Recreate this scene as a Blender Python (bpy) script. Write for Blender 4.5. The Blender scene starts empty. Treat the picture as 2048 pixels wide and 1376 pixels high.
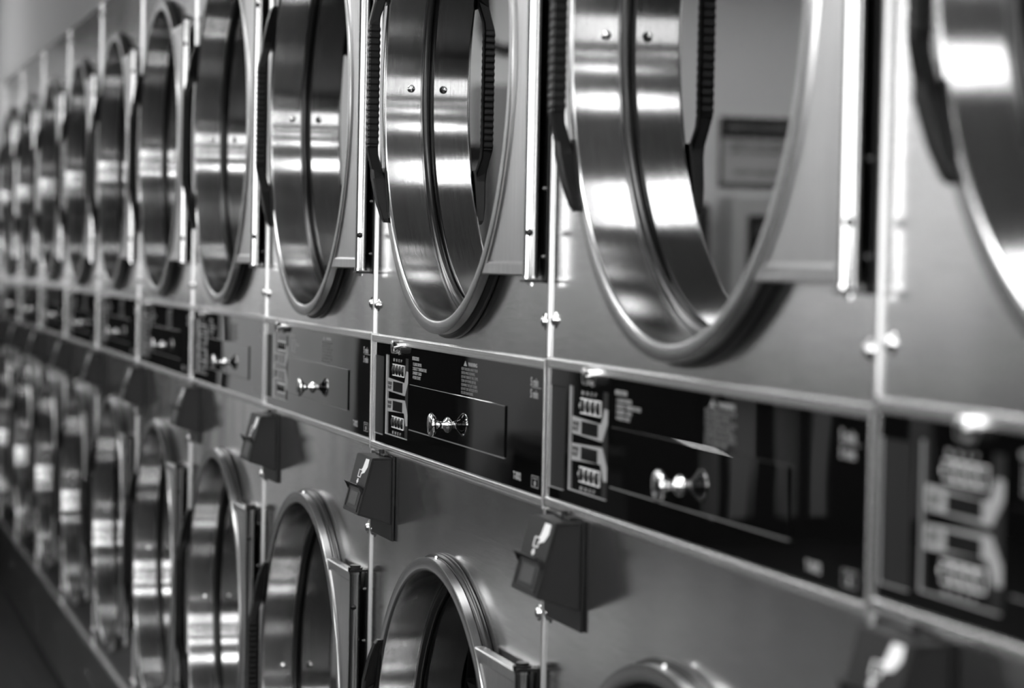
import bpy, bmesh, math, random
from mathutils import Vector, Matrix
random.seed(7)
S = bpy.context.scene
C = S.collection
PI = math.pi

# ------------------------------------------------------------------ camera
CAM = Vector((3.2043, -0.7356, 1.28))
YAW, PITCH, ROLL = 1.28906, -0.03349, 0.01947
fw = Vector((-math.sin(YAW)*math.cos(PITCH), math.cos(YAW)*math.cos(PITCH), math.sin(PITCH)))
rt = fw.cross(Vector((0, 0, 1))).normalized()
up = rt.cross(fw)
c_, s_ = math.cos(ROLL), math.sin(ROLL)
rt, up = c_*rt + s_*up, c_*up - s_*rt
cd = bpy.data.cameras.new('camera')
cam = bpy.data.objects.new('camera', cd); C.objects.link(cam)
cam.matrix_world = Matrix(((rt.x, up.x, -fw.x, CAM.x), (rt.y, up.y, -fw.y, CAM.y), (rt.z, up.z, -fw.z, CAM.z), (0, 0, 0, 1)))
cd.sensor_width = 36; cd.sensor_fit = 'HORIZONTAL'
cd.lens = 4908/2048*36
cd.clip_start = 0.05
cd.dof.use_dof = True; cd.dof.focus_distance = 3.0; cd.dof.aperture_fstop = 4.6; cd.dof.aperture_blades = 0
S.camera = cam

# ------------------------------------------------------------------ world, exposure
w = bpy.data.worlds.new('world'); S.world = w; w.use_nodes = True
w.node_tree.nodes['Background'].inputs[0].default_value = (1, 1, 1, 1)
w.node_tree.nodes['Background'].inputs[1].default_value = 0.02
S.view_settings.view_transform = 'Standard'; S.view_settings.look = 'None'
S.view_settings.exposure = 0.0; S.view_settings.gamma = 1.0
S.view_settings.use_curve_mapping = False

# room (row of dryers along x, its front at y = 0, the room on the -y side)
XL, XR, YF, YB, ZC = -7.3, 7.6, -4.9, 0.012, 2.75
LIGHTS = [(x, -.85) for x in (1.45, 3.2, 4.9, 6.6)] + [(-.8, -1.3)] + [(x, -3.5) for x in (-4.2, -1.8, 1.45, 3.2, 4.9, 6.6)] + [(-6.3, -1.2), (-6.3, -2.6), (-6.3, -4.0)]  # row nearest the end wall is added to brighten that wall
LAMP, WIN = 16.0, 6.0
WZ0, WZ1 = 1.35, 2.45      # sill and head of the windows

# ------------------------------------------------------------------ materials
def nodes(name):
    m = bpy.data.materials.new(name); m.use_nodes = True
    nt = m.node_tree
    return m, nt, nt.nodes['Principled BSDF']
def setv(b, **k):
    for a, v in k.items():
        b.inputs[a.replace('_', ' ')].default_value = v
def g(v): return (v, v, v, 1)
def plain(name, v, rough=.5, metal=0., spec=.5, noise=0., scale=20., coat=0.):
    m, nt, b = nodes(name)
    setv(b, Base_Color=g(v), Roughness=rough, Metallic=metal)
    b.inputs['Specular IOR Level'].default_value = spec
    b.inputs['Coat Weight'].default_value = coat
    if noise:
        tc = nt.nodes.new('ShaderNodeTexCoord'); n = nt.nodes.new('ShaderNodeTexNoise')
        n.inputs['Scale'].default_value = scale; n.inputs['Detail'].default_value = 4
        mr = nt.nodes.new('ShaderNodeMapRange')
        mr.inputs['To Min'].default_value = v*(1-noise); mr.inputs['To Max'].default_value = v*(1+noise)
        nt.links.new(tc.outputs['Object'], n.inputs['Vector']); nt.links.new(n.outputs['Fac'], mr.inputs['Value'])
        nt.links.new(mr.outputs[0], b.inputs['Base Color'])
    return m
def emis(name, v, s):
    m, nt, b = nodes(name)
    setv(b, Base_Color=g(v), Roughness=.6)
    b.inputs['Emission Color'].default_value = g(1); b.inputs['Emission Strength'].default_value = s
    return m
def brushed(name, v, rough, aniso, blur, grain, wave=0., ring=False, wscale=3.):
    """brushed stainless steel: blur = direction across the brushing, grain = noise scale vector"""
    m, nt, b = nodes(name)
    setv(b, Base_Color=g(v), Metallic=1., Roughness=rough, Anisotropic=aniso)
    N = nt.nodes.new; L = nt.links.new
    cx = N('ShaderNodeCombineXYZ')
    for i in range(3): cx.inputs[i].default_value = blur[i]
    L(cx.outputs[0], b.inputs['Tangent'])
    tc = N('ShaderNodeTexCoord')
    n = N('ShaderNodeTexNoise'); n.inputs['Scale'].default_value = 1.; n.inputs['Detail'].default_value = 5; n.inputs['Roughness'].default_value = .7
    if ring:        # grain follows the circumference: coordinates (angle, depth, radius)
        sp = N('ShaderNodeSeparateXYZ'); L(tc.outputs['Object'], sp.inputs[0])
        at = N('ShaderNodeMath'); at.operation = 'ARCTAN2'; L(sp.outputs[2], at.inputs[0]); L(sp.outputs[0], at.inputs[1])
        ln = N('ShaderNodeVectorMath'); ln.operation = 'LENGTH'
        c2 = N('ShaderNodeCombineXYZ'); L(sp.outputs[0], c2.inputs[0]); L(sp.outputs[2], c2.inputs[1]); L(c2.outputs[0], ln.inputs[0])
        c3 = N('ShaderNodeCombineXYZ'); L(at.outputs[0], c3.inputs[0]); L(sp.outputs[1], c3.inputs[1]); L(ln.outputs['Value'], c3.inputs[2])
        src = c3.outputs[0]
    else:
        src = tc.outputs['Object']
    mp = N('ShaderNodeMapping'); mp.inputs['Scale'].default_value = grain; L(src, mp.inputs['Vector']); L(mp.outputs[0], n.inputs['Vector'])
    r2 = N('ShaderNodeMapRange'); r2.inputs['From Min'].default_value = .3; r2.inputs['From Max'].default_value = .7
    r2.inputs['To Min'].default_value = v*.82; r2.inputs['To Max'].default_value = min(1, v*1.16); L(n.outputs['Fac'], r2.inputs['Value']); L(r2.outputs[0], b.inputs['Base Color'])
    bp = N('ShaderNodeBump'); bp.inputs['Strength'].default_value = .12; bp.inputs['Distance'].default_value = .0004; L(n.outputs['Fac'], bp.inputs['Height'])
    last = bp
    if wave:
        n2 = N('ShaderNodeTexNoise'); n2.inputs['Scale'].default_value = wscale; n2.inputs['Detail'].default_value = 1
        L(tc.outputs['Object'], n2.inputs['Vector'])
        b2 = N('ShaderNodeBump'); b2.inputs['Strength'].default_value = 1; b2.inputs['Distance'].default_value = wave
        L(n2.outputs['Fac'], b2.inputs['Height']); L(bp.outputs[0], b2.inputs['Normal']); last = b2
    L(last.outputs[0], b.inputs['Normal'])
    return m
def gloss_black(name, v, rough=.03, wave=.0, wscale=4., ior=1.5, coat=0.):
    m, nt, b = nodes(name)
    setv(b, Base_Color=g(v), Roughness=rough, IOR=ior)
    b.inputs['Coat Weight'].default_value = coat; b.inputs['Coat Roughness'].default_value = .02
    if wave:
        tc = nt.nodes.new('ShaderNodeTexCoord')
        n2 = nt.nodes.new('ShaderNodeTexNoise'); n2.inputs['Scale'].default_value = wscale; n2.inputs['Detail'].default_value = 1
        nt.links.new(tc.outputs['Object'], n2.inputs['Vector'])
        b2 = nt.nodes.new('ShaderNodeBump'); b2.inputs['Strength'].default_value = 1; b2.inputs['Distance'].default_value = wave
        nt.links.new(n2.outputs['Fac'], b2.inputs['Height']); nt.links.new(b2.outputs[0], b.inputs['Normal'])
        if coat: nt.links.new(b2.outputs[0], b.inputs['Coat Normal'])
    return m
def glass_mat():
    m = bpy.data.materials.new('door_glass'); m.use_nodes = True; nt = m.node_tree
    nt.nodes.clear(); N = nt.nodes.new
    o = N('ShaderNodeOutputMaterial'); mx = N('ShaderNodeMixShader'); t = N('ShaderNodeBsdfTransparent'); gl = N('ShaderNodeBsdfGlossy'); f = N('ShaderNodeFresnel')
    t.inputs[0].default_value = g(.4); gl.inputs['Roughness'].default_value = .012; gl.inputs[0].default_value = g(1)
    f.inputs['IOR'].default_value = 1.9
    nt.links.new(f.outputs[0], mx.inputs[0]); nt.links.new(t.outputs[0], mx.inputs[1]); nt.links.new(gl.outputs[0], mx.inputs[2]); nt.links.new(mx.outputs[0], o.inputs[0])
    return m
def perforated():
    m, nt, b = nodes('perforated_drum')
    setv(b, Base_Color=g(.3), Metallic=.9, Roughness=.45)
    N = nt.nodes.new; L = nt.links.new
    tc = N('ShaderNodeTexCoord'); mp = N('ShaderNodeMapping'); mp.inputs['Scale'].default_value = (60, 60, 60)
    v = N('ShaderNodeTexVoronoi'); v.inputs['Randomness'].default_value = 0.; v.inputs['Scale'].default_value = 1
    L(tc.outputs['Object'], mp.inputs[0]); L(mp.outputs[0], v.inputs['Vector'])
    r = N('ShaderNodeMapRange'); r.inputs['From Min'].default_value = .25; r.inputs['From Max'].default_value = .32; r.inputs['To Min'].default_value = .01; r.inputs['To Max'].default_value = .3
    L(v.outputs['Distance'], r.inputs[0]); L(r.outputs[0], b.inputs['Base Color'])
    return m

M = {}
M['face'] = brushed('brushed_steel_panel', .88, .17, .72, (0, 0, 1), (14, 60, 700), wave=.0016, wscale=5)
M['barrel'] = brushed('brushed_steel_barrel', .34, .32, .6, (0, 1, 0), (5, 700, 900), ring=True)
M['ring'] = brushed('brushed_steel_ring', .60, .16, .9, (0, 1, 0), (5, 900, 900), ring=True)
M['ringface'] = brushed('satin_steel_lip', .54, .26, .3, (0, 1, 0), (5, 500, 900), ring=True)
M['wing'] = brushed('satin_steel_hinge_leaf', .64, .30, .3, (0, 0, 1), (500, 500, 10))
M['tube'] = plain('polished_steel_tube', .62, .11, 1.)
M['chrome'] = plain('chrome', .85, .07, 1.)
M['trim'] = plain('satin_aluminium_trim', .86, .27, 1.)
M['strip'] = plain('bright_aluminium_strip', .74, .3, 1.)
M['panel'] = gloss_black('gloss_black_overlay', .002, .02, .0007, 4.5, 1.52)
M['drawer'] = gloss_black('gloss_black_drawer', .002, .015, .0005, 6., 1.52)
M['plastic'] = plain('black_moulded_plastic', .006, .3, spec=.35)
M['grip'] = plain('black_rubber_grip', .004, .36, spec=.28)
M['gasket'] = plain('black_rubber_gasket', .008, .28, spec=.5)
M['dim'] = plain('smoked_metal', .1, .35, .8)
M['black'] = plain('black_steel', .004, .3, spec=.35)
M['reader'] = plain('charcoal_textured_plastic', .011, .42, spec=.25, noise=.12, scale=400)
M['slot'] = plain('dark_grey_plastic', .014, .5, spec=.12)
M['pocket'] = plain('pale_pocket_edge', .6, .3, .6)
M['white'] = plain('white_print', .75, .5)
M['grey'] = plain('grey_print', .30, .4)
M['dgrey'] = plain('dim_grey_print', .14, .4)
M['display'] = gloss_black('display_window', .012, .06)
M['cabinet'] = plain('cabinet_side', .12, .5, .4)
M['drum'] = perforated()
M['glass'] = glass_mat()
M['kick'] = brushed('kick_plate_steel', .22, .3, .4, (0, 0, 1), (14, 60, 400))
M['wall'] = plain('painted_wall', .7, .85, noise=.03, scale=3)
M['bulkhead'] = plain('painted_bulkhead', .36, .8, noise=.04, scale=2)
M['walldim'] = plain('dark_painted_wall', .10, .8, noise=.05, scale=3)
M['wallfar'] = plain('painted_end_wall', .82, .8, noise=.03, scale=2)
M['ceiling'] = plain('ceiling_tile', .6, .9, noise=.03)
M['lamp'] = emis('lamp_diffuser', .9, LAMP)
M['window'] = emis('daylit_window_pane', .9, WIN)
M['frame'] = plain('dark_window_frame', .03, .4)
M['wframe'] = plain('white_frame', .6, .5)
M['door'] = plain('grey_painted_door', .30, .45)
M['ink'] = plain('black_ink', .01, .6)
M['mat'] = plain('pale_bounce_mat', .36, .5, noise=.05, scale=6)
M['paper'] = plain('paper', .5, .7)
M['bench'] = plain('dark_laminate', .012, .6, spec=.15)
# floor: dark boards
m, nt, b = nodes('dark_floor_boards'); M['floor'] = m
setv(b, Roughness=.45)
b.inputs['Specular IOR Level'].default_value = .25
N = nt.nodes.new; L = nt.links.new
tc = N('ShaderNodeTexCoord'); mp = N('ShaderNodeMapping'); mp.inputs['Scale'].default_value = (1, 6, 1)
wv = N('ShaderNodeTexBrick'); wv.inputs['Scale'].default_value = .9; wv.inputs['Color1'].default_value = g(.014); wv.inputs['Color2'].default_value = g(.022); wv.inputs['Mortar'].default_value = g(.008); wv.inputs['Mortar Size'].default_value = .008
ns = N('ShaderNodeTexNoise'); ns.inputs['Scale'].default_value = 9
mxx = N('ShaderNodeMix'); mxx.data_type = 'RGBA'; mxx.blend_type = 'MULTIPLY'; mxx.inputs[0].default_value = .5
L(tc.outputs['Object'], mp.inputs[0]); L(mp.outputs[0], wv.inputs['Vector']); L(mp.outputs[0], ns.inputs['Vector'])
L(wv.outputs['Color'], mxx.inputs[6]); L(ns.outputs['Fac'], mxx.inputs[7]); L(mxx.outputs[2], b.inputs['Base Color'])

# ------------------------------------------------------------------ mesh helpers
def obj(name, bm, mat, parent=None, loc=(0, 0, 0), smooth=False, angle=None):
    me = bpy.data.meshes.new(name)
    bmesh.ops.recalc_face_normals(bm, faces=bm.faces)
    if smooth:
        for f in bm.faces: f.smooth = True
        if angle:
            for e in bm.edges:
                if len(e.link_faces) == 2 and e.calc_face_angle(0) > angle: e.smooth = False
    bm.to_mesh(me); bm.free()
    o = bpy.data.objects.new(name, me); C.objects.link(o)
    for mm in (mat if isinstance(mat, (list, tuple)) else [mat]): me.materials.append(mm)
    if parent: o.parent = parent
    o.location = loc
    return o
def box(bm, x0, x1, y0, y1, z0, z1, bev=0, seg=2, mi=0):
    r = bmesh.ops.create_cube(bm, size=1)
    vs = r['verts']
    for v in vs:
        v.co = Vector(((x0+x1)/2+v.co.x*(x1-x0), (y0+y1)/2+v.co.y*(y1-y0), (z0+z1)/2+v.co.z*(z1-z0)))
    fs = set(f for v in vs for f in v.link_faces)
    for f in fs: f.material_index = mi
    if bev:
        es = set(e for v in vs for e in v.link_edges)
        bmesh.ops.bevel(bm, geom=list(es), offset=bev, segments=seg, affect='EDGES', profile=.5)
    return bm
def B(): return bmesh.new()
def lathe(bm, prof, n=96, axis='Y', closed=False, cx=0, cz=0, mi=None):
    """prof: list of (radius, depth y); revolves about the y axis"""
    rings = []
    for r, y in prof:
        if r < 1e-6: rings.append([bm.verts.new((cx, y, cz))])
        else: rings.append([bm.verts.new((cx+r*math.cos(2*PI*i/n), y, cz+r*math.sin(2*PI*i/n))) for i in range(n)])
    pairs = list(zip(rings, rings[1:]))
    if closed: pairs.append((rings[-1], rings[0]))
    for k, (a, b_) in enumerate(pairs):
        for i in range(n):
            j = (i+1) % n
            if len(a) == 1 and len(b_) == 1: continue
            if len(a) == 1: f = bm.faces.new((a[0], b_[i], b_[j]))
            elif len(b_) == 1: f = bm.faces.new((a[i], a[j], b_[0]))
            else: f = bm.faces.new((a[i], a[j], b_[j], b_[i]))
            if mi is not None: f.material_index = mi[k]
    return bm
def tubez(bm, x, y, z0, z1, r, n=24):
    """vertical cylinder"""
    a = [bm.verts.new((x+r*math.cos(2*PI*i/n), y+r*math.sin(2*PI*i/n), z0)) for i in range(n)]
    b_ = [bm.verts.new((v.co.x, v.co.y, z1)) for v in a]
    for i in range(n):
        bm.faces.new((a[i], a[(i+1) % n], b_[(i+1) % n], b_[i]))
    bm.faces.new(a); bm.faces.new(b_)
    return bm
def poly(bm, pts, y0, y1, mi=0):
    """extruded polygon: pts (x,z)"""
    a = [bm.verts.new((x, y0, z)) for x, z in pts]; b_ = [bm.verts.new((x, y1, z)) for x, z in pts]
    fs = [bm.faces.new(a), bm.faces.new(b_)]
    n = len(pts)
    for i in range(n): fs.append(bm.faces.new((a[i], a[(i+1) % n], b_[(i+1) % n], b_[i])))
    for f in fs: f.material_index = mi
    return bm
_dg = None
def text(name, s, size, x, z, y, mat, parent, align='LEFT', xs=1., spacing=1., bold=0.0, thick=.0002):
    cu = bpy.data.curves.new('t', 'FONT'); cu.body = s; cu.size = size; cu.align_x = align; cu.space_line = spacing
    cu.resolution_u = 2; cu.offset = bold; cu.extrude = thick
    t = bpy.data.objects.new('t', cu); C.objects.link(t)
    bpy.context.view_layer.update()
    dg = bpy.context.evaluated_depsgraph_get()
    me = bpy.data.meshes.new_from_object(t.evaluated_get(dg))
    bpy.data.objects.remove(t); bpy.data.curves.remove(cu)
    for v in me.vertices:
        a, b_, d = v.co
        v.co = (a*xs, -d, b_)
    me.materials.clear(); me.materials.append(mat); me.name = name
    o = bpy.data.objects.new(name, me); C.objects.link(o)
    if parent: o.parent = parent
    o.location = (x, y, z)
    return o
def tag(o, label=None, cat=None, group=None, kind=None):
    if label: o['label'] = label
    if cat: o['category'] = cat
    if group: o['group'] = group
    if kind: o['kind'] = kind
    return o
def struct(name, bm, mat, parent=None):
    o = obj(name, bm, mat, parent)
    if not parent: o['kind'] = 'structure'
    return o
def empty(name, loc):
    o = bpy.data.objects.new(name, None); C.objects.link(o); o.location = loc; o.empty_display_size = .2
    return o

# ------------------------------------------------------------------ room
struct('floor', box(B(), XL-.1, XR+.1, YF-.1, 1.3, -.1, 0), M['floor'])
struct('ceiling', box(B(), XL-.1, XR+.1, YF-.1, 1.3, ZC, ZC+.1), M['ceiling'])
# bulkhead above the dryers
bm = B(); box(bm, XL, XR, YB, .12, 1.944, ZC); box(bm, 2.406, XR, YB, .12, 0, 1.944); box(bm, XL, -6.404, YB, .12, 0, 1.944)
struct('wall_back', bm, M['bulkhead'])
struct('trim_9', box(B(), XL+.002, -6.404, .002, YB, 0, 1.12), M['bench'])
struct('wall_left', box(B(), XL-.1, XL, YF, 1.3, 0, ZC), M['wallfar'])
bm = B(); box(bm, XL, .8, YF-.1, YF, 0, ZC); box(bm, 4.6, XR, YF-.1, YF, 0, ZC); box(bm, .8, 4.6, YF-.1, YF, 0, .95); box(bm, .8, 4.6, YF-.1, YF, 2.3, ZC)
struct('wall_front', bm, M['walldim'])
wn = struct('window_3', box(B(), .8, 4.6, YF-.06, YF-.05, .95, 2.3), M['window'])  # unseen window added to brighten the hinge tubes
bm = B()
for xx in (.8, 2.05, 3.3, 4.56): box(bm, xx, xx+.04, YF-.05, YF-.01, .95, 2.3)
obj('window_frame', bm, M['frame'], wn)
# right wall with two big daylit windows
bm = B()
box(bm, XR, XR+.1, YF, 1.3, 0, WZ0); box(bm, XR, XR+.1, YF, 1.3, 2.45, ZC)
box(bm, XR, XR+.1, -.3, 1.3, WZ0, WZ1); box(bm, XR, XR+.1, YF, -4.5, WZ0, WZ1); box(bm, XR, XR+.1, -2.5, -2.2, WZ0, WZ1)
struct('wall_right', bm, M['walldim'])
for k, (ya, yb) in enumerate(((-2.2, -.3), (-4.5, -2.5))):
    wn = struct('window_%d' % (k+1), box(B(), XR+.05, XR+.06, ya, yb, WZ0, WZ1), M['window'])
    bm = B()
    for zz in (WZ0, WZ1-.03): box(bm, XR+.01, XR+.05, ya, yb, zz, zz+.03)
    for yy in (ya, (ya+yb)/2-.015, yb-.03): box(bm, XR+.01, XR+.05, yy, yy+.03, WZ0+.03, WZ1-.03)
    obj('window_frame', bm, M['frame'], wn)

# ceiling lamps
def lamp():
    t = empty('ceiling_light', (0, 0, ZC))
    bm = B()
    for a in ((-.27, -.24, -.6, .6), (.24, .27, -.6, .6), (-.24, .24, -.6, -.57), (-.24, .24, .57, .6)):
        box(bm, a[0], a[1], a[2], a[3], -.03, 0)
    obj('frame', bm, M['wframe'], t)
    obj('diffuser', box(B(), -.24, .24, -.57, .57, -.015, -.001), M['lamp'], t)
    return t
def copy_tree(o, parent=None):
    c = o.copy(); C.objects.link(c); c.parent = parent
    for ch in list(o.children): copy_tree(ch, c)
    return c
l0 = lamp()
for i, (x, y) in enumerate(LIGHTS):
    o = l0 if i == 0 else copy_tree(l0)
    o.location = (x, y, ZC)
    tag(o, 'rectangular fluorescent ceiling panel out of view, a bright band in the door rings; end row added to brighten the end wall', 'ceiling light', 'ceiling panels over the aisle')

# end wall furnishings
dr = struct('door_1', box(B(), XL+.001, XL+.05, -2.92, -2.03, 0, 2.06), M['door'])
bm = B(); lathe(bm, [(0, 0), (.03, 0), (.03, .01), (.01, .02), (.01, .05), (.028, .06), (.0, .075)], 24)
for v in bm.verts: v.co = Vector((XL+.05+v.co.y, -2.82+v.co.x, 1.0+v.co.z))
obj('door_knob', bm, M['chrome'], dr, smooth=True)
def lift(o):    # turns a panel built in the xz plane so that it faces +x
    return o
def wall_text(name, s, size, y, z, mat, parent, xo, **k):
    o = text(name, s, size, 0, 0, 0, mat, parent, **k)
    o.rotation_euler = (0, 0, PI/2); o.location = (xo, y, z)
    return o
# notice
t = empty('notice_sign', (XL, -3.385, 1.64))
bm = B(); box(bm, .001, .012, -.195, .195, 0, .32); obj('board', bm, M['paper'], t)
bm = B(); box(bm, .012, .015, -.195, .195, .225, .32); obj('header', bm, M['ink'], t)
bm = B()
for a in ((-.195, -.183, 0, .32), (.183, .195, 0, .32), (-.183, .183, 0, .018)): box(bm, .012, .016, *a)
obj('border', bm, M['ink'], t)
wall_text('lettering', 'ATTENTION CUSTOMERS', .034, 0, .26, M['grey'], t, .0155, align='CENTER', xs=.82, bold=.0006)
wall_text('lettering', 'CLEAN LINT SCREEN\nBEFORE EACH LOAD', .030, 0, .185, M['ink'], t, .0125, align='CENTER', xs=1.05, spacing=1.05, bold=.0006)
wall_text('lettering', 'THANK YOU', .034, 0, .055, M['ink'], t, .0125, align='CENTER', xs=1.2, bold=.0006)
tag(t, 'black bordered notice board with lettering on the end wall, mirrored in a door glass', 'sign')
# change machine
t = empty('change_machine', (XL, -3.42, 0))
bm = B(); box(bm, .001, .2, -.23, .23, .9, 1.60, .01); obj('housing', bm, M['wframe'], t)
bm = B(); box(bm, .2, .206, -.16, .16, 1.0, 1.51, .003); obj('front', bm, M['ink'], t)
bm = B(); box(bm, .206, .22, -.08, .04, 1.3, 1.36, .003); obj('bill_slot', bm, M['chrome'], t)
wall_text('lettering', 'CHANGE', .06, 0, 1.42, M['grey'], t, .207, align='CENTER')
tag(t, 'pale wall cabinet with black front below the notice', 'change machine')
# tall slim post
t = obj('grey_post', box(B(), XL+.001, XL+.08, -3.125, -3.065, 0, 1.56, .004), M['frame'])
tag(t, 'narrow dark post standing against the end wall beside the notice', 'post')
# big letters on the light band above the door
t = wall_text('wall_lettering', 'U', .40, -2.17, 2.20, M['ink'], None, XL+.01, align='CENTER', bold=.008, thick=.004)
tag(t, 'large dark wall letter above the grey door, mirrored in a door glass', 'wall letter')
# unseen dark cabinet, added to blacken part of a panel reflection
t = empty('added_dark_cabinet', (XL, -1.81, 0))
bm = B(); box(bm, .001, .35, -.215, .215, 0.0, 1.78, .01); obj('cabinet', bm, M['bench'], t)
bm = B(); box(bm, .35, .36, -.19, .19, .5, 1.7, .003); obj('front', bm, M['display'], t)
tag(t, 'black upright cabinet added at the far end of the aisle to darken reflections', 'added cabinet')
# dark cabinet high on the end wall (top left corner of the photo)
t = empty('wall_cabinet', (XL, -.36, 2.15))
bm = B(); box(bm, .001, .30, -.34, .355, 0, .42, .006); obj('housing', bm, M['plastic'], t)
for sg in (-1, 1):
    bm = B(); box(bm, .30, .316, .008-.170+sg*.171-.168, .008-.170+sg*.171+.168+.0 if sg < 0 else .345, .01, .41, .003)
    obj('cabinet_door', bm, M['slot'], t)
tag(t, 'dark cabinet mounted high in the corner of the pale end wall', 'cabinet')
# low dark counter, unseen, added to darken what the far fronts mirror
t = empty('added_low_counter', (XL, -.50, 0))
bm = B(); box(bm, .001, .40, -.45, .45, 0, 1.12, .004); obj('carcass', bm, M['bench'], t)
bm = B(); box(bm, .0015, .43, -.47, .47, 1.121, 1.14, .004); obj('worktop', bm, M['plastic'], t)
tag(t, 'low dark counter added at the end of the aisle to darken the far reflections', 'counter')
t = empty('bench', (XL+.55, -2.38, 0))  # unseen bench, added for a dark spot in a panel reflection
bm = B(); box(bm, -.45, .45, -.14, .14, .44, .52, .01); obj('seat', bm, M['plastic'], t)
for x in (-.4, .4): obj('leg', box(B(), x-.02, x+.02, -.12, .12, 0, .44), M['frame'], t)
tag(t, 'small dark bench added in front of the grey door to darken a reflection', 'bench')
t = empty('added_hamper', (XL+.40, -2.74, 0))  # unseen hamper, added so the near panel mirrors black
bm = B(); box(bm, -.25, .25, -.19, .19, .10, .93, .02); obj('bin', bm, M['bench'], t)
for sx in (-.2, .2):
    for sy in (-.14, .14):
        bm = B(); lathe(bm, [(0, -.015), (.05, -.015), (.05, .015), (0, .015)], 20); obj('caster', bm, M['frame'], t, loc=(sx, sy, .05))
tag(t, 'dark upright hamper on casters added in front of the end wall door to darken a reflection', 'hamper')
# unseen dark wainscot added so the black panels mirror dark; pale posts on it
struct('trim_1', box(B(), XL+.001, XL+.03, YF, -2.95, 0, .88), M['bench'])
for k, (ya, yb) in enumerate(((-3.46, -3.34), (-3.64, -3.60), (-3.84, -3.73), (-3.27, -3.24), (-4.35, -4.25))):  # pale posts
    struct('trim_%d' % (k+2), box(B(), XL+.03, XL+.05, ya, yb, .12, .80), M['bulkhead'])
tg = obj('added_floor_mat', box(B(), -6.05, -4.1, -2.3, -.75, 0, .006, .002), M['mat'])  # unseen pale mat, added to lighten the lower fronts by reflection
tag(tg, 'wide pale floor mat on the dark floor added at the far end of the aisle to brighten the lower front panels', 'mat')
# folding bench along the opposite wall
t = empty('folding_table', (0, YF+.45, 0))
bm = B(); box(bm, -5.5, 5.5, -.4, .4, .86, .9, .006); obj('worktop', bm, M['bench'], t)
for x in (-5.3, -1.8, 1.8, 5.3): obj('leg', box(B(), x-.04, x+.04, -.35, .35, 0, .86), M['bench'], t)
tag(t, 'long dark folding table along the wall opposite the dryers', 'table')

# ------------------------------------------------------------------ the dryer
RZ = (1.5035, .6224)         # heights of the two door centres
RX = .4043
RI, RO = .2912, .3078        # inner and outer radius of the door ring's front
YR = -.0205                  # front of the ring
ZT, ZB = 1.1727, 1.0403      # opening of the control panel frame
def holed_panel(z0, z1, cz, r=.297, n=128):
    bm = B(); x0, x1 = .0035, .7965; rb = .003
    angs = sorted([2*PI*i/n for i in range(n)] + [math.atan2(z-cz, x-RX) % (2*PI) for x in (x0, x1) for z in (z0, z1)])
    def rect(a, d=0):
        c, s = math.cos(a), math.sin(a); t = 1e9
        if c > 1e-9: t = min(t, (x1-d-RX)/c)
        if c < -1e-9: t = min(t, (x0+d-RX)/c)
        if s > 1e-9: t = min(t, (z1-d-cz)/s)
        if s < -1e-9: t = min(t, (z0+d-cz)/s)
        return RX+c*t, cz+s*t
    rows = []
    for kind in range(5):
        row = []
        for a in angs:
            if kind == 0: row.append(bm.verts.new((RX+r*math.cos(a), .02, cz+r*math.sin(a))))
            elif kind == 1: row.append(bm.verts.new((RX+r*math.cos(a), 0, cz+r*math.sin(a))))
            elif kind == 2: x, z = rect(a, rb); row.append(bm.verts.new((x, 0, z)))
            elif kind == 3: x, z = rect(a, rb*.3); row.append(bm.verts.new((x, rb*.3, z)))
            else: x, z = rect(a); row.append(bm.verts.new((x, .012, z)))
        rows.append(row)
    k = len(angs)
    for a, b_ in zip(rows, rows[1:]):
        for i in range(k): bm.faces.new((a[i], a[(i+1) % k], b_[(i+1) % k], b_[i]))
    bmesh.ops.remove_doubles(bm, verts=bm.verts, dist=1e-6)
    return bm
root = empty('stacked_dryer', (0, 0, 0))
# carcass
bm = B()
for a in ((.004, .012, .013, 1.1, .05, 1.925), (.788, .796, .013, 1.1, .05, 1.925), (.012, .788, 1.09, 1.1, .05, 1.925), (.004, .796, .013, 1.1, 1.917, 1.927), (.012, .788, .03, 1.09, 1.10, 1.115), (.012, .788, .03, 1.09, .05, .06)):
    box(bm, *a)
obj('cabinet', bm, M['cabinet'], root)
obj('upper_front_panel', holed_panel(ZT+.008, 1.925, RZ[0]), M['face'], root)
obj('lower_front_panel', holed_panel(.2605, ZB-.008, RZ[1]), M['face'], root)
obj('top_edge', box(B(), .002, .798, -.004, .012, 1.925, 1.934, .0015), M['kick'], root)
obj('base_trim', box(B(), .002, .798, -.006, .012, .2475, .2605, .002), M['trim'], root)
obj('kick_panel', box(B(), .004, .796, .004, .03, .02, .2475, .001), M['kick'], root)
obj('plinth', box(B(), .004, .796, .05, .3, .0, .05), M['black'], root)
text('marking', 'SC-32', .018, .60, .155, .0036, M['grey'], root)
for z0, z1 in ((.262, ZB-.011), (ZT+.0105, 1.925)):
    obj('seam_strip', box(B(), -.0016, .0028, -.0028, .012, z0, z1, .0006), M['strip'], root)

# frame round the control panel: stepped moulding
bm = B()
fx0, fx1 = .0022, .7978
for (z0, z1) in ((ZT, ZT+.0100), (ZB-.0100, ZB)):
    box(bm, fx0, fx1, -.0034, .012, z0, z1, .0011)
    box(bm, fx0+.001, fx1-.001, -.0038, -.0030, z0+.0030, z0+.0034); box(bm, fx0+.001, fx1-.001, -.0038, -.0030, z0+.0062, z0+.0066)
box(bm, fx0, fx0+.0018, -.0016, .012, ZB-.0005, ZT+.0005, .0004)
box(bm, fx1-.0030, fx1, -.0040, .012, ZB-.0112, ZT+.0112, .0007)
obj('panel_frame', bm, M['trim'], root)

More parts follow.
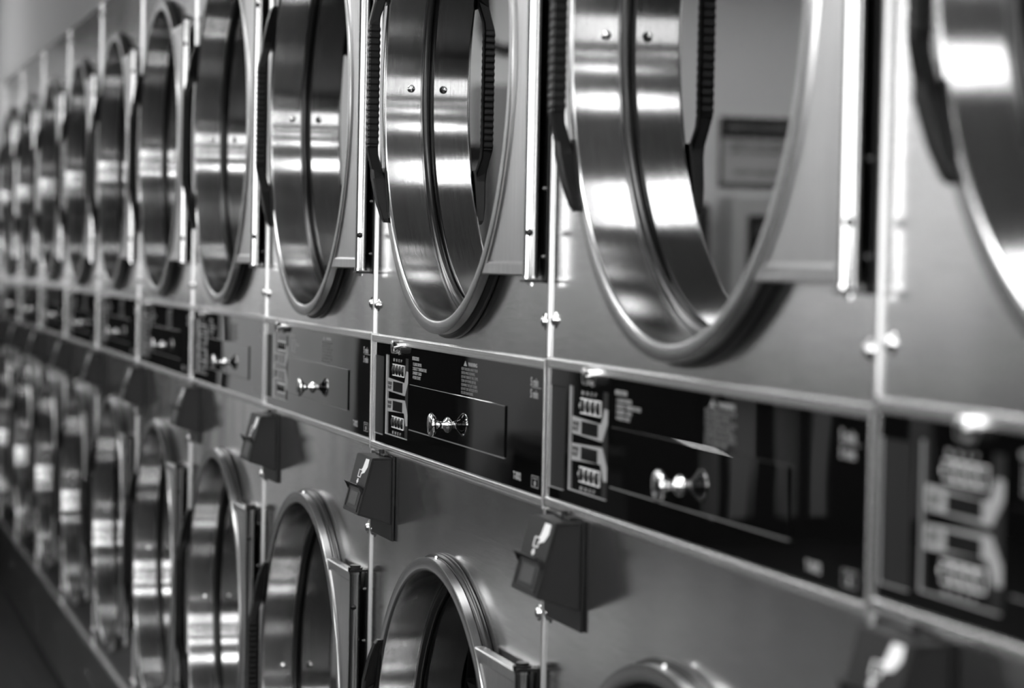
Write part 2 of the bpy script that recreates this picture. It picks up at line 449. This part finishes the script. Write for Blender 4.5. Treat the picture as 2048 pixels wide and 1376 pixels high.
# black control panel with two pockets
XS0, XS1, ZS0, ZS1 = .0085, .0585, 1.0515, 1.1555      # slot pocket
XC0, XC1, ZC0, ZC1 = .0735, .1945, 1.0545, 1.1585      # control pocket
DP = .0015
bm = B()
xs = [.004, XS0, XS1, XC0, XC1, .795]; zs = sorted({ZB, ZS0, ZC0, ZS1, ZC1, ZT})
def inside(xa, za): return (XS0 < xa < XS1 and ZS0 < za < ZS1) or (XC0 < xa < XC1 and ZC0 < za < ZC1)
for i in range(len(xs)-1):
    for j in range(len(zs)-1):
        xm, zm = (xs[i]+xs[i+1])/2, (zs[j]+zs[j+1])/2
        if not inside(xm, zm):
            bm.faces.new([bm.verts.new(p) for p in ((xs[i], 0, zs[j]), (xs[i+1], 0, zs[j]), (xs[i+1], 0, zs[j+1]), (xs[i], 0, zs[j+1]))])
bmesh.ops.remove_doubles(bm, verts=bm.verts, dist=1e-6)
# sides so that the sheet has depth
for (x0, x1, z0, z1) in ((XS0, XS1, ZS0, ZS1), (XC0, XC1, ZC0, ZC1)):
    a = [bm.verts.new((x, 0, z)) for x, z in ((x0, z0), (x1, z0), (x1, z1), (x0, z1))]
    b_ = [bm.verts.new((v.co.x, DP, v.co.z)) for v in a]
    for i in range(4): bm.faces.new((a[i], a[(i+1) % 4], b_[(i+1) % 4], b_[i]))
    bm.faces.new(b_)
cp = obj('control_panel', bm, M['panel'], root)
for (x0, x1, z0, z1) in ((XS0, XS1, ZS0, ZS1), (XC0, XC1, ZC0, ZC1)):      # pale edges of the pockets
    bm = B(); e = .0008
    box(bm, x0, x0+e, -.0004, DP-.0002, z0, z1); box(bm, x0+e, x1-.004, -.0004, DP-.0002, z0, z0+e)
    obj('pocket_edge', bm, M['pocket'], cp)
obj('slot_plate', box(B(), XS0+.001, XS1-.0005, DP-.0008, DP-.0002, ZS0+.001, ZS1-.0005), M['slot'], cp)
yf = DP-.0003
obj('side_band', box(B(), .176, .1938, yf-.0002, yf, ZC0+.001, ZC1-.001), M['slot'], cp)
# two grey arrow shaped fields with a display in each
def field(flip):
    f = (lambda z: 2*1.1065-z) if flip else (lambda z: z)
    pts = [(.0790, 1.1285), (.168, 1.1258), (.1725, 1.1262), (.182, 1.1415), (.192, 1.1405), (.192, 1.128), (.176, 1.1095), (.168, 1.1095), (.0790, 1.1115)]
    pts = [(x, f(z)) for x, z in pts]
    return pts
for fl in (False, True):
    bm = B(); poly(bm, field(fl), yf-.0006, yf); obj('display_surround', bm, M['grey'], cp)
    z0, z1 = (1.1125, 1.1255) if not fl else (2*1.1065-1.1255, 2*1.1065-1.1125)
    obj('display', box(B(), .112, .163, yf-.0012, yf-.0004, z0, z1, .0003), M['display'], cp)
    zc = (z0+z1)/2
    text('display_label', 'ON RS\nBA RT', .0055, .083, zc+.001, yf-.0009, M['ink'], cp, spacing=.95, xs=1.25, bold=.0002, thick=.0001)
    # four push buttons: white bars with a black oval key between
    zb0, zb1 = (1.1325, 1.1478) if not fl else (1.0650, 1.0803)
    bm = B()
    box(bm, .105, .169, yf-.0006, yf, zb0, zb0+.0012); box(bm, .105, .169, yf-.0006, yf, zb1-.0012, zb1)
    for k in range(5):
        xx = .105+k*.016
        if k == 0: continue
        box(bm, xx-(.0022 if k < 4 else .001), xx+(.0022 if k < 4 else .0), yf-.0006, yf, zb0, zb1)
    obj('button_surround', bm, M['white'], cp)
    for k in range(4):
        bm = B(); lathe(bm, [(0, -.0022), (.004, -.0021), (.0052, -.0014), (.0056, 0)], 24)
        for v in bm.verts: v.co.z *= 1.15
        obj('push_button', bm, M['plastic'], cp, loc=(.1125+k*.016, yf-.0001, (zb0+zb1)/2), smooth=True)
    bm = B(); poly(bm, [(.1015, (zb0+zb1)/2), (.1045, (zb0+zb1)/2+.0035), (.1075, (zb0+zb1)/2), (.1045, (zb0+zb1)/2-.0035)], yf-.0007, yf)
    obj('marker', bm, M['white'], cp)
    text('button_label', 'M   N   E   P', .0052, .1085, (1.1512 if not fl else 1.0572), yf-.0003, M['grey'], cp, xs=1.75, bold=.0002, thick=.0001)
# printed lettering
yp = -.0003
text('printed_text', 'INSTRUCTIONS', .0062, .2155, 1.1575, yp, M['grey'], cp, xs=.78, bold=.0002, thick=.0001)
text('printed_text', '1 LOAD DRYER\n2 SELECT TEMPERATURE\n3 INSERT CARD\n4 PUSH START', .0056, .219, 1.1505, yp, M['grey'], cp, xs=1.15, spacing=.98, bold=.0001, thick=.0001)
text('printed_text', 'WARNING', .0062, .485, 1.162, yp, M['grey'], cp, xs=1.3, bold=.0002, thick=.0001)
bm = B(); poly(bm, [(.465, 1.1615), (.479, 1.1615), (.472, 1.1675)], yp-.0001, yp+.0001); obj('warning_triangle', bm, M['grey'], cp)
text('printed_text', 'KEEP CHILDREN AWAY FROM\nDRYER WHILE RUNNING.\nDO NOT REMOVE THE COVER.\nTURN OFF POWER BEFORE\nCLEANING THE LINT SCREEN.\nDO NOT DRY ARTICLES WITH\nOIL OR FOAM RUBBER.', .0046, .455, 1.1565, yp, M['dgrey'], cp, xs=1.15, spacing=1.0, bold=.0001, thick=.0001)
for zz in (1.1535, 1.1410):
    text('minutes_mark', '5 min', .0125, .737, zz, yp, M['grey'], cp, xs=1.0, bold=.0003, thick=.0001)
obj('divider', box(B(), .741, .776, yp-.0001, yp+.0001, 1.1518, 1.1524), M['grey'], cp)
text('model_mark', 'T-30X2', .0112, .678, 1.0505, yp, M['grey'], cp, xs=.82, bold=.0004, thick=.0001)
bm = B()
for a in ((.747, .772, 1.0595, 1.0601), (.747, .772, 1.0478, 1.0484), (.747, .7476, 1.0478, 1.0601), (.7714, .772, 1.0478, 1.0601)): box(bm, a[0], a[1], yp-.0001, yp+.0001, a[2], a[3])
lathe(bm, [(0, yp-.0001), (.003, yp-.0001), (.003, yp)], 20, cx=.7595, cz=1.0522)
box(bm, .752, .767, yp-.0001, yp+.0001, 1.0568, 1.0576)
obj('approval_mark', bm, M['grey'], cp)

# lint drawer front with pull knob
dw = obj('drawer_front', box(B(), .2085, .6460, -.0016, .004, 1.0695, 1.1265, .0007, 2), M['drawer'], root)
obj('drawer_edge', box(B(), .2085, .6460, -.0018, -.0004, 1.0685, 1.0697), M['dgrey'], dw)
bm = B(); lathe(bm, [(0, -.0235), (.009, -.0232), (.0128, -.0222), (.0142, -.0205), (.0138, -.0185), (.0105, -.0155), (.0062, -.0125), (.0044, -.0095), (.0040, -.006), (.0058, -.0045), (.0086, -.0025), (.0095, 0)], 40)
obj('pull_knob', bm, M['chrome'], dw, loc=(.4005, -.0014, 1.0885), smooth=True)

# cylinder lock in the top rail
bm = B(); lathe(bm, [(0, -.0085), (.0016, -.0085), (.0016, -.0092), (.0070, -.0094), (.0084, -.0086), (.0087, -.006), (.0087, 0), (.0105, .0005), (.0105, .003)], 32)
lk = obj('lock', bm, M['chrome'], root, loc=(.1520, -.0030, 1.1712), smooth=True, angle=.6)
obj('keyhole', box(B(), -.0007, .0007, -.0097, -.0090, -.003, .003), M['black'], lk)

# panel screws
def screw_bm(r=.006):
    bm = B(); lathe(bm, [(0, -.0040), (r*.5, -.0038), (r*.85, -.0026), (r, -.0008), (r*1.02, 0), (r*1.45, .0), (r*1.5, .0012)], 20)
    return bm
sm = None
for (x, z) in ((.019, 1.2220), (.785, 1.2220), (.019, 1.895), (.785, 1.895), (.019, .9205), (.785, .9205), (.019, .30), (.785, .30)):
    if sm is None: sm = obj('screw', screw_bm(), M['chrome'], root, smooth=True); o = sm
    else: o = sm.copy(); C.objects.link(o); o.parent = root
    o.location = (x, -.0008, z)

# card reader
cr = obj('card_reader', None or poly(B(), [(0, 0), (.089, 0), (.089, .01), (0, .01)], 0, .01), M['reader'], root)
bm = B()
X0, X1 = .042, .1315
prof = [(-.0040, 1.0268), (-.0300, 1.0268), (-.0487, .9535), (-.0040, .9400)]
a = [bm.verts.new((X0, y, z)) for y, z in prof]; b_ = [bm.verts.new((X1, y, z)) for y, z in prof]
bm.faces.new(a); sidef = bm.faces.new(b_)
fs = []
for i in range(4): fs.append(bm.faces.new((a[i], a[(i+1) % 4], b_[(i+1) % 4], b_[i])))
bmesh.ops.recalc_face_normals(bm, faces=bm.faces)
bmesh.ops.inset_region(bm, faces=[sidef], thickness=.0035, depth=0)
bmesh.ops.inset_region(bm, faces=[sidef], thickness=.0006, depth=-.0008)
# recessed window opening low on the sloping front
front = fs[1]
sh = [e for e in bm.edges if len(e.link_faces) == 2 and e.calc_face_angle(0) > .5 and all(abs(v.co.x-X1) < 1e-5 or abs(v.co.x-X0) < 1e-5 for v in e.verts) and e.calc_length() > .02]
bmesh.ops.bevel(bm, geom=sh, offset=.0008, segments=2, affect='EDGES')
old = cr.data; me = bpy.data.meshes.new('card_reader'); bmesh.ops.recalc_face_normals(bm, faces=bm.faces); bm.to_mesh(me); bm.free(); me.materials.append(M['reader']); cr.data = me; bpy.data.meshes.remove(old)
obj('mounting_plate', box(B(), .011, .1345, -.0040, -.0006, .9195, 1.0285, .0006), M['black'], cr)
bm = B(); box(bm, .062, .112, -.010, -.004, 1.0268, 1.0300, .0008); tubez(bm, .088, -.0075, 1.0268, 1.0350, .0035); obj('latch', bm, M['black'], cr)
# sloping front frame of reference: u along x, v down the slope
PT = Vector((0, -.0300, 1.0268)); PB = Vector((0, -.0487, .9535)); dv = (PB-PT); Lf = dv.length; dv /= Lf; nf = Vector((0, dv.z, -dv.y)); nf = nf if nf.y < 0 else -nf
def onfront(bm, pts, h0, h1):
    a = [bm.verts.new(Vector((x, 0, 0))+PT+dv*v+nf*h0) for x, v in pts]; b_ = [bm.verts.new(Vector((x, 0, 0))+PT+dv*v+nf*h1) for x, v in pts]
    bm.faces.new(a); bm.faces.new(b_); n = len(pts)
    for i in range(n): bm.faces.new((a[i], a[(i+1) % n], b_[(i+1) % n], b_[i]))
    return bm
def rect(x0, x1, v0, v1): return [(x0, v0), (x1, v0), (x1, v1), (x0, v1)]
bm = B(); onfront(bm, rect(.050, .1235, .0420, .0455), 0, .0012); onfront(bm, rect(.050, .1235, .0695, .0725), 0, .0012); onfront(bm, rect(.050, .054, .0455, .0695), 0, .0012); onfront(bm, rect(.1195, .1235, .0455, .0695), 0, .0012)
obj('slot_bezel', bm, M['reader'], cr)
bm = B(); onfront(bm, rect(.054, .1195, .0455, .0695), 0, .0004); obj('slot_opening', bm, M['black'], cr)
bm = B(); onfront(bm, rect(.066, .108, .0480, .0650), .0002, .0010); obj('slot_window', bm, M['dim'], cr)
# visor above the slot
bm = B()
vp = [(.0405, .0002), (.0375, .0095), (.0385, .0098), (.0430, .0002)]
a = [bm.verts.new(Vector((.046, 0, 0))+PT+dv*v+nf*h) for v, h in vp]; b_ = [bm.verts.new(Vector((.1265, 0, 0))+PT+dv*v+nf*h) for v, h in vp]
bm.faces.new(a); bm.faces.new(b_)
for i in range(4): bm.faces.new((a[i], a[(i+1) % 4], b_[(i+1) % 4], b_[i]))
for xx in (.046, .1255):      # triangular cheeks of the visor
    q = [Vector((xx, 0, 0))+PT+dv*v+nf*h for v, h in ((.0405, .0002), (.0375, .0095), (.0490, .0002))]
    p1 = [bm.verts.new(k) for k in q]; p2 = [bm.verts.new(k+Vector((.001, 0, 0))) for k in q]
    bm.faces.new(p1); bm.faces.new(p2)
    for i in range(3): bm.faces.new((p1[i], p1[(i+1) % 3], p2[(i+1) % 3], p2[i]))
obj('visor', bm, M['reader'], cr)
# hand and card pictogram: hand above, card outline, arrow pointing down
bm = B()
hand = [(.1010, .0030), (.1190, .0028), (.1200, .0130), (.1130, .0195), (.1105, .0215), (.1030, .0225), (.0985, .0240), (.0950, .0225), (.0975, .0200), (.0930, .0195), (.0920, .0180), (.0960, .0155), (.0975, .0110)]
onfront(bm, hand, .0001, .0005)
cx0, cx1, v0, v1 = .0790, .0955, .0185, .0290
for r_ in (rect(cx0, cx1-.004, v0, v0+.0010), rect(cx0, cx1, v1-.0012, v1), rect(cx0, cx0+.0022, v0, v1), rect(cx1-.0022, cx1, v0+.004, v1)): onfront(bm, r_, .0001, .0005)
ac = .0850
onfront(bm, [(ac-.0028, .0310), (ac+.0028, .0310), (ac+.0028, .0340), (ac+.0062, .0340), (ac, .0380), (ac-.0062, .0340), (ac-.0028, .0340)], .0001, .0005)
obj('hand_pictogram', bm, M['white'], cr)

# ---- doors
def door(cz):
    lip = [(RI-.0004+.0045*(1-math.cos(t)), -.0160-.0042*math.sin(t)) for t in [i*PI/2/7 for i in range(8)]]
    prof = [(RI-.0012, .0335), (RI-.0012, .030)] + lip + [(RO-.0010, -.0205), (RO-.0003, -.0203), (RO, -.0196),
            (RO-.0002, -.0105), (RO-.0012, -.0098), (RO-.0030, -.0094), (RO-.0030, .0012), (RO-.0075, .0012), (RO-.0075, .0335)]
    k = len(lip)+3
    mi = [0, 0] + [1]*(len(lip)+2) + [2]*(len(prof)-len(lip)-4)
    bm = B(); lathe(bm, prof, 160, closed=True, mi=mi)
    d = obj('door', bm, [M['ring'], M['ringface'], M['barrel']], root, loc=(RX, 0, cz), smooth=True, angle=.35)
    # rubber seal between ring and cabinet
    bm = B(); lathe(bm, [(RO-.004, -.0094), (RO-.0004, -.0092), (RO+.0006, -.0082), (RO+.0006, -.0070), (RO+.0040, -.0062), (RO+.0050, -.0045), (RO+.0050, -.0015), (RO+.0036, -.0004), (RO-.004, -.0004)], 128, closed=True)
    obj('door_seal', bm, M['gasket'], d, smooth=True)
    bm = B(); lathe(bm, [(0, .0380), (.288, .0380), (.288, .0420), (0, .0420)], 128)
    obj('door_glass', bm, M['glass'], d)
    bm = B(); lathe(bm, [(RI-.0012, .0300), (RI-.0065, .0302), (RI-.0100, .0330), (RI-.0110, .0379), (RI-.0012, .0379)], 128, closed=True)
    obj('glass_gasket', bm, M['gasket'], d, smooth=True)
    bm = B(); lathe(bm, [(RI-.0012, .0421), (RI-.016, .0421), (RI-.016, .047), (RI-.0012, .047)], 96, closed=True)
    obj('glass_retainer', bm, M['black'], d)
    # screw on the inner wall of the ring, and one on top of the barrel
    bm = screw_bm(.0052)
    for v in bm.verts: v.co = Vector((-v.co.y*1.5, v.co.x, v.co.z))
    obj('rivet', bm, M['chrome'], d, loc=(-(RI-.0003), .0165, 0), smooth=True)
    bm = screw_bm(.0022)
    for v in bm.verts: v.co = Vector((v.co.x, v.co.z, -v.co.y))
    obj('rivet', bm, M['chrome'], d, loc=(.0, -.0135, RO-.0004), smooth=True)
    # hinge leaf: plate from the ring's right side to the pivot tube, with a sunk field
    H = .2350; xr = .3700; rows = 48
    zs = [-H, -H+.0015, -H+.012, -H+.0150] + [(-H+.0150)+(2*H-.030)*i/rows for i in range(1, rows)] + [H-.0150, H-.012, H-.0015, H]
    bm = B(); grid = []
    for z in zs:
        xl = math.sqrt(RO*RO-z*z)-.0012
        wd = xr-xl
        cols = [0, .0015, .0075, .0105, .0105+(wd-.0225)*.5, wd-.0120, wd-.0095, wd-.0015, wd]
        row = []
        for k, c in enumerate(cols):
            sunk = 3 <= k <= 5 and abs(z) <= H-.0149
            edge = k in (0, 8) or abs(abs(z)-H) < 1e-6
            y = -.0195 + (.0020 if sunk else 0) + (.0012 if edge else 0)
            row.append(bm.verts.new((xl+c, y, z)))
        grid.append(row)
    for a, b_ in zip(grid, grid[1:]):
        for i in range(len(a)-1): bm.faces.new((a[i], a[i+1], b_[i+1], b_[i]))
    # return flanges (top, bottom, back)
    back = []
    for row in grid:
        back.append([bm.verts.new((row[0].co.x+.0005, -.0080, row[0].co.z)), bm.verts.new((row[-1].co.x, -.0080, row[-1].co.z))])
    for i in range(len(grid)-1):
        bm.faces.new((grid[i][0], back[i][0], back[i+1][0], grid[i+1][0])); bm.faces.new((grid[i][-1], back[i][1], back[i+1][1], grid[i+1][-1]))
        bm.faces.new((back[i][0], back[i][1], back[i+1][1], back[i+1][0]))
    for gr, bk in ((grid[0], back[0]), (grid[-1], back[-1])): bm.faces.new(gr+[bk[1], bk[0]])
    obj('hinge_leaf', bm, M['wing'], d, smooth=True, angle=.35)
    bm = B(); tubez(bm, .3775, -.0165, -H, H, .0078, 32); tb = obj('hinge_tube', bm, M['tube'], d, smooth=True, angle=1.)
    bm = B(); tubez(bm, .3775, -.0165, H+.0026, H+.0085, .0098, 28); tubez(bm, .3775, -.0165, H+.0085, H+.0115, .0070, 28)
    obj('hinge_cap', bm, M['black'], d, smooth=True, angle=.6)
    for sgn in (-1, 1):
        bm = B(); tubez(bm, .3775, -.0165, 0, .0030, .0086, 24); tubez(bm, .3775, -.0165, -.0075, .010, .0032, 8)
        obj('hinge_pin', bm, M['chrome'], d, loc=(0, 0, sgn*(H+.0010)-(0.0015)), smooth=True, angle=.6)
        bm = B(); lathe(bm, [(0, -.0004), (.0038, -.0004), (.0040, .002)], 16)
        for v in bm.verts: v.co = Matrix.Rotation(1.1, 3, 'Z') @ v.co
        obj('set_screw', bm, M['black'], d, loc=(.3775+.0078*math.sin(1.1), -.0165-.0078*math.cos(1.1), sgn*.1905), smooth=True)
    # handle: bent bar with a ribbed grip, standing in front of the ring's left side
    bm = B()
    def sec(x, y, z, wx, wy, tilt=0.):
        out = []
        for (a_, b2) in ((-1, -.75), (-.75, -1), (.75, -1), (1, -.75), (1, .75), (.75, 1), (-.75, 1), (-1, .75)):
            out.append(bm.verts.new((x+a_*wx/2, y+b2*wy/2, z+tilt*b2*wy/2)))
        return out
    path = []
    gx = .1330-RX
    for sgn in (-1, 1):
        pass
    zz = [(-.174, .1555, -.0230, .012, .005, 0), (-.169, .1530, -.0245, .016, .008, 0), (-.150, .1430, -.0265, .018, .0125, 0), (-.118, .1290, -.0285, .018, .0165, .0), (-.110, .1300, -.0300, .0135, .0160, -.5), (-.084, .1315, -.0375, .0135, .0140, -.5), (-.078, .1320, -.0380, .0135, .0140, 0)]
    secs = [sec(x-RX, y, z, wx, wy, tl) for z, x, y, wx, wy, tl in zz]
    nrib = 36
    for i in range(nrib+1):
        z = -.076+i*.152/nrib
        k = .0150 if i % 2 else .0138
        secs.append(sec(gx, -.0380, z-.0009, k-.0003, k, 0)); secs.append(sec(gx, -.0380, z+.0009, k-.0003, k, 0))
    secs += [sec(x-RX, y, -z, wx, wy, -tl) for z, x, y, wx, wy, tl in reversed(zz)]
    for a, b_ in zip(secs, secs[1:]):
        for i in range(8): bm.faces.new((a[i], a[(i+1) % 8], b_[(i+1) % 8], b_[i]))
    bm.faces.new(secs[0]); bm.faces.new(secs[-1])
    obj('handle', bm, M['grip'], d)
    # pads where the handle sits on the ring
    for sgn in (-1, 1):
        bm = B(); pts = [(.1230-RX, sgn*.104), (.1400-RX, sgn*.104), (.1600-RX, sgn*.168), (.1490-RX, sgn*.172)]
        poly(bm, pts, -.0225, -.0200); obj('handle_foot', bm, M['plastic'], d)
    return d
for cz in RZ:
    door(cz)
    # black hinge bracket on the cabinet
    bm = B(); box(bm, .7770, .7935, -.0030, -.0006, cz-.2420, cz+.2420, .0006)
    for sgn in (-1, 1):
        z0 = cz+sgn*.2400
        box(bm, .7740, .7930, -.0250, -.0006, z0-.0014, z0+.0014, .0005)
    hb = obj('hinge_bracket', bm, M['black'], root)
    bm = screw_bm(.0024)
    s0 = obj('bracket_screw', bm, M['dim'], hb, smooth=True, loc=(.7875, -.0030, cz-.2150))
    for zo in (-.145, .145, .215):
        o = s0.copy(); C.objects.link(o); o.parent = hb; o.location = (.7875, -.0030, cz+zo)
    # perforated drum behind the glass
    bm = B(); lathe(bm, [(.283, .055), (.283, .075), (.325, .08), (.325, .70), (.0, .72)], 64)
    obj('drum', bm, M['drum'], root, loc=(RX, 0, cz), smooth=True, angle=.5)

# ------------------------------------------------------------------ the row of eleven
LAB = {
 2: 'stacked dryer nearest the camera, cut off by the right edge of the photo',
 1: 'stacked dryer whose upper door glass mirrors the black bordered notice',
 0: 'stacked dryer in sharpest focus, with printed instructions readable on its black panel',
 -1: 'stacked dryer just left of the sharply focused one, next to its thin seam strip',
 -2: 'fifth stacked dryer from the right edge, with a softly blurred panel and knob',
 -3: 'sixth stacked dryer from the right edge, the nearest whose whole upper door shows',
 -4: 'seventh stacked dryer from the right edge, middle distance and out of focus',
 -5: 'eighth stacked dryer from the right edge, blurred, fourth from the far end',
 -6: 'third stacked dryer from the far end of the row, blurred',
 -7: 'second stacked dryer from the far end of the row, strongly blurred',
 -8: 'last stacked dryer at the far end, beside the pale end wall'}
DZ = {2: .0058, 1: -.0002, 0: -.0028, -1: -.0015, -2: .0002, -3: .0003, -4: .0019, -5: -.0002, -6: .0007, -7: -.0015, -8: -.0026}
DX = {2: .002, 1: .001}
for n in range(2, -9, -1):
    o = root if n == 2 else copy_tree(root)
    o.location = (n*.8+DX.get(n, 0), 0, DZ[n])
    tag(o, LAB[n], 'tumble dryer', 'stacked dryers along the wall')
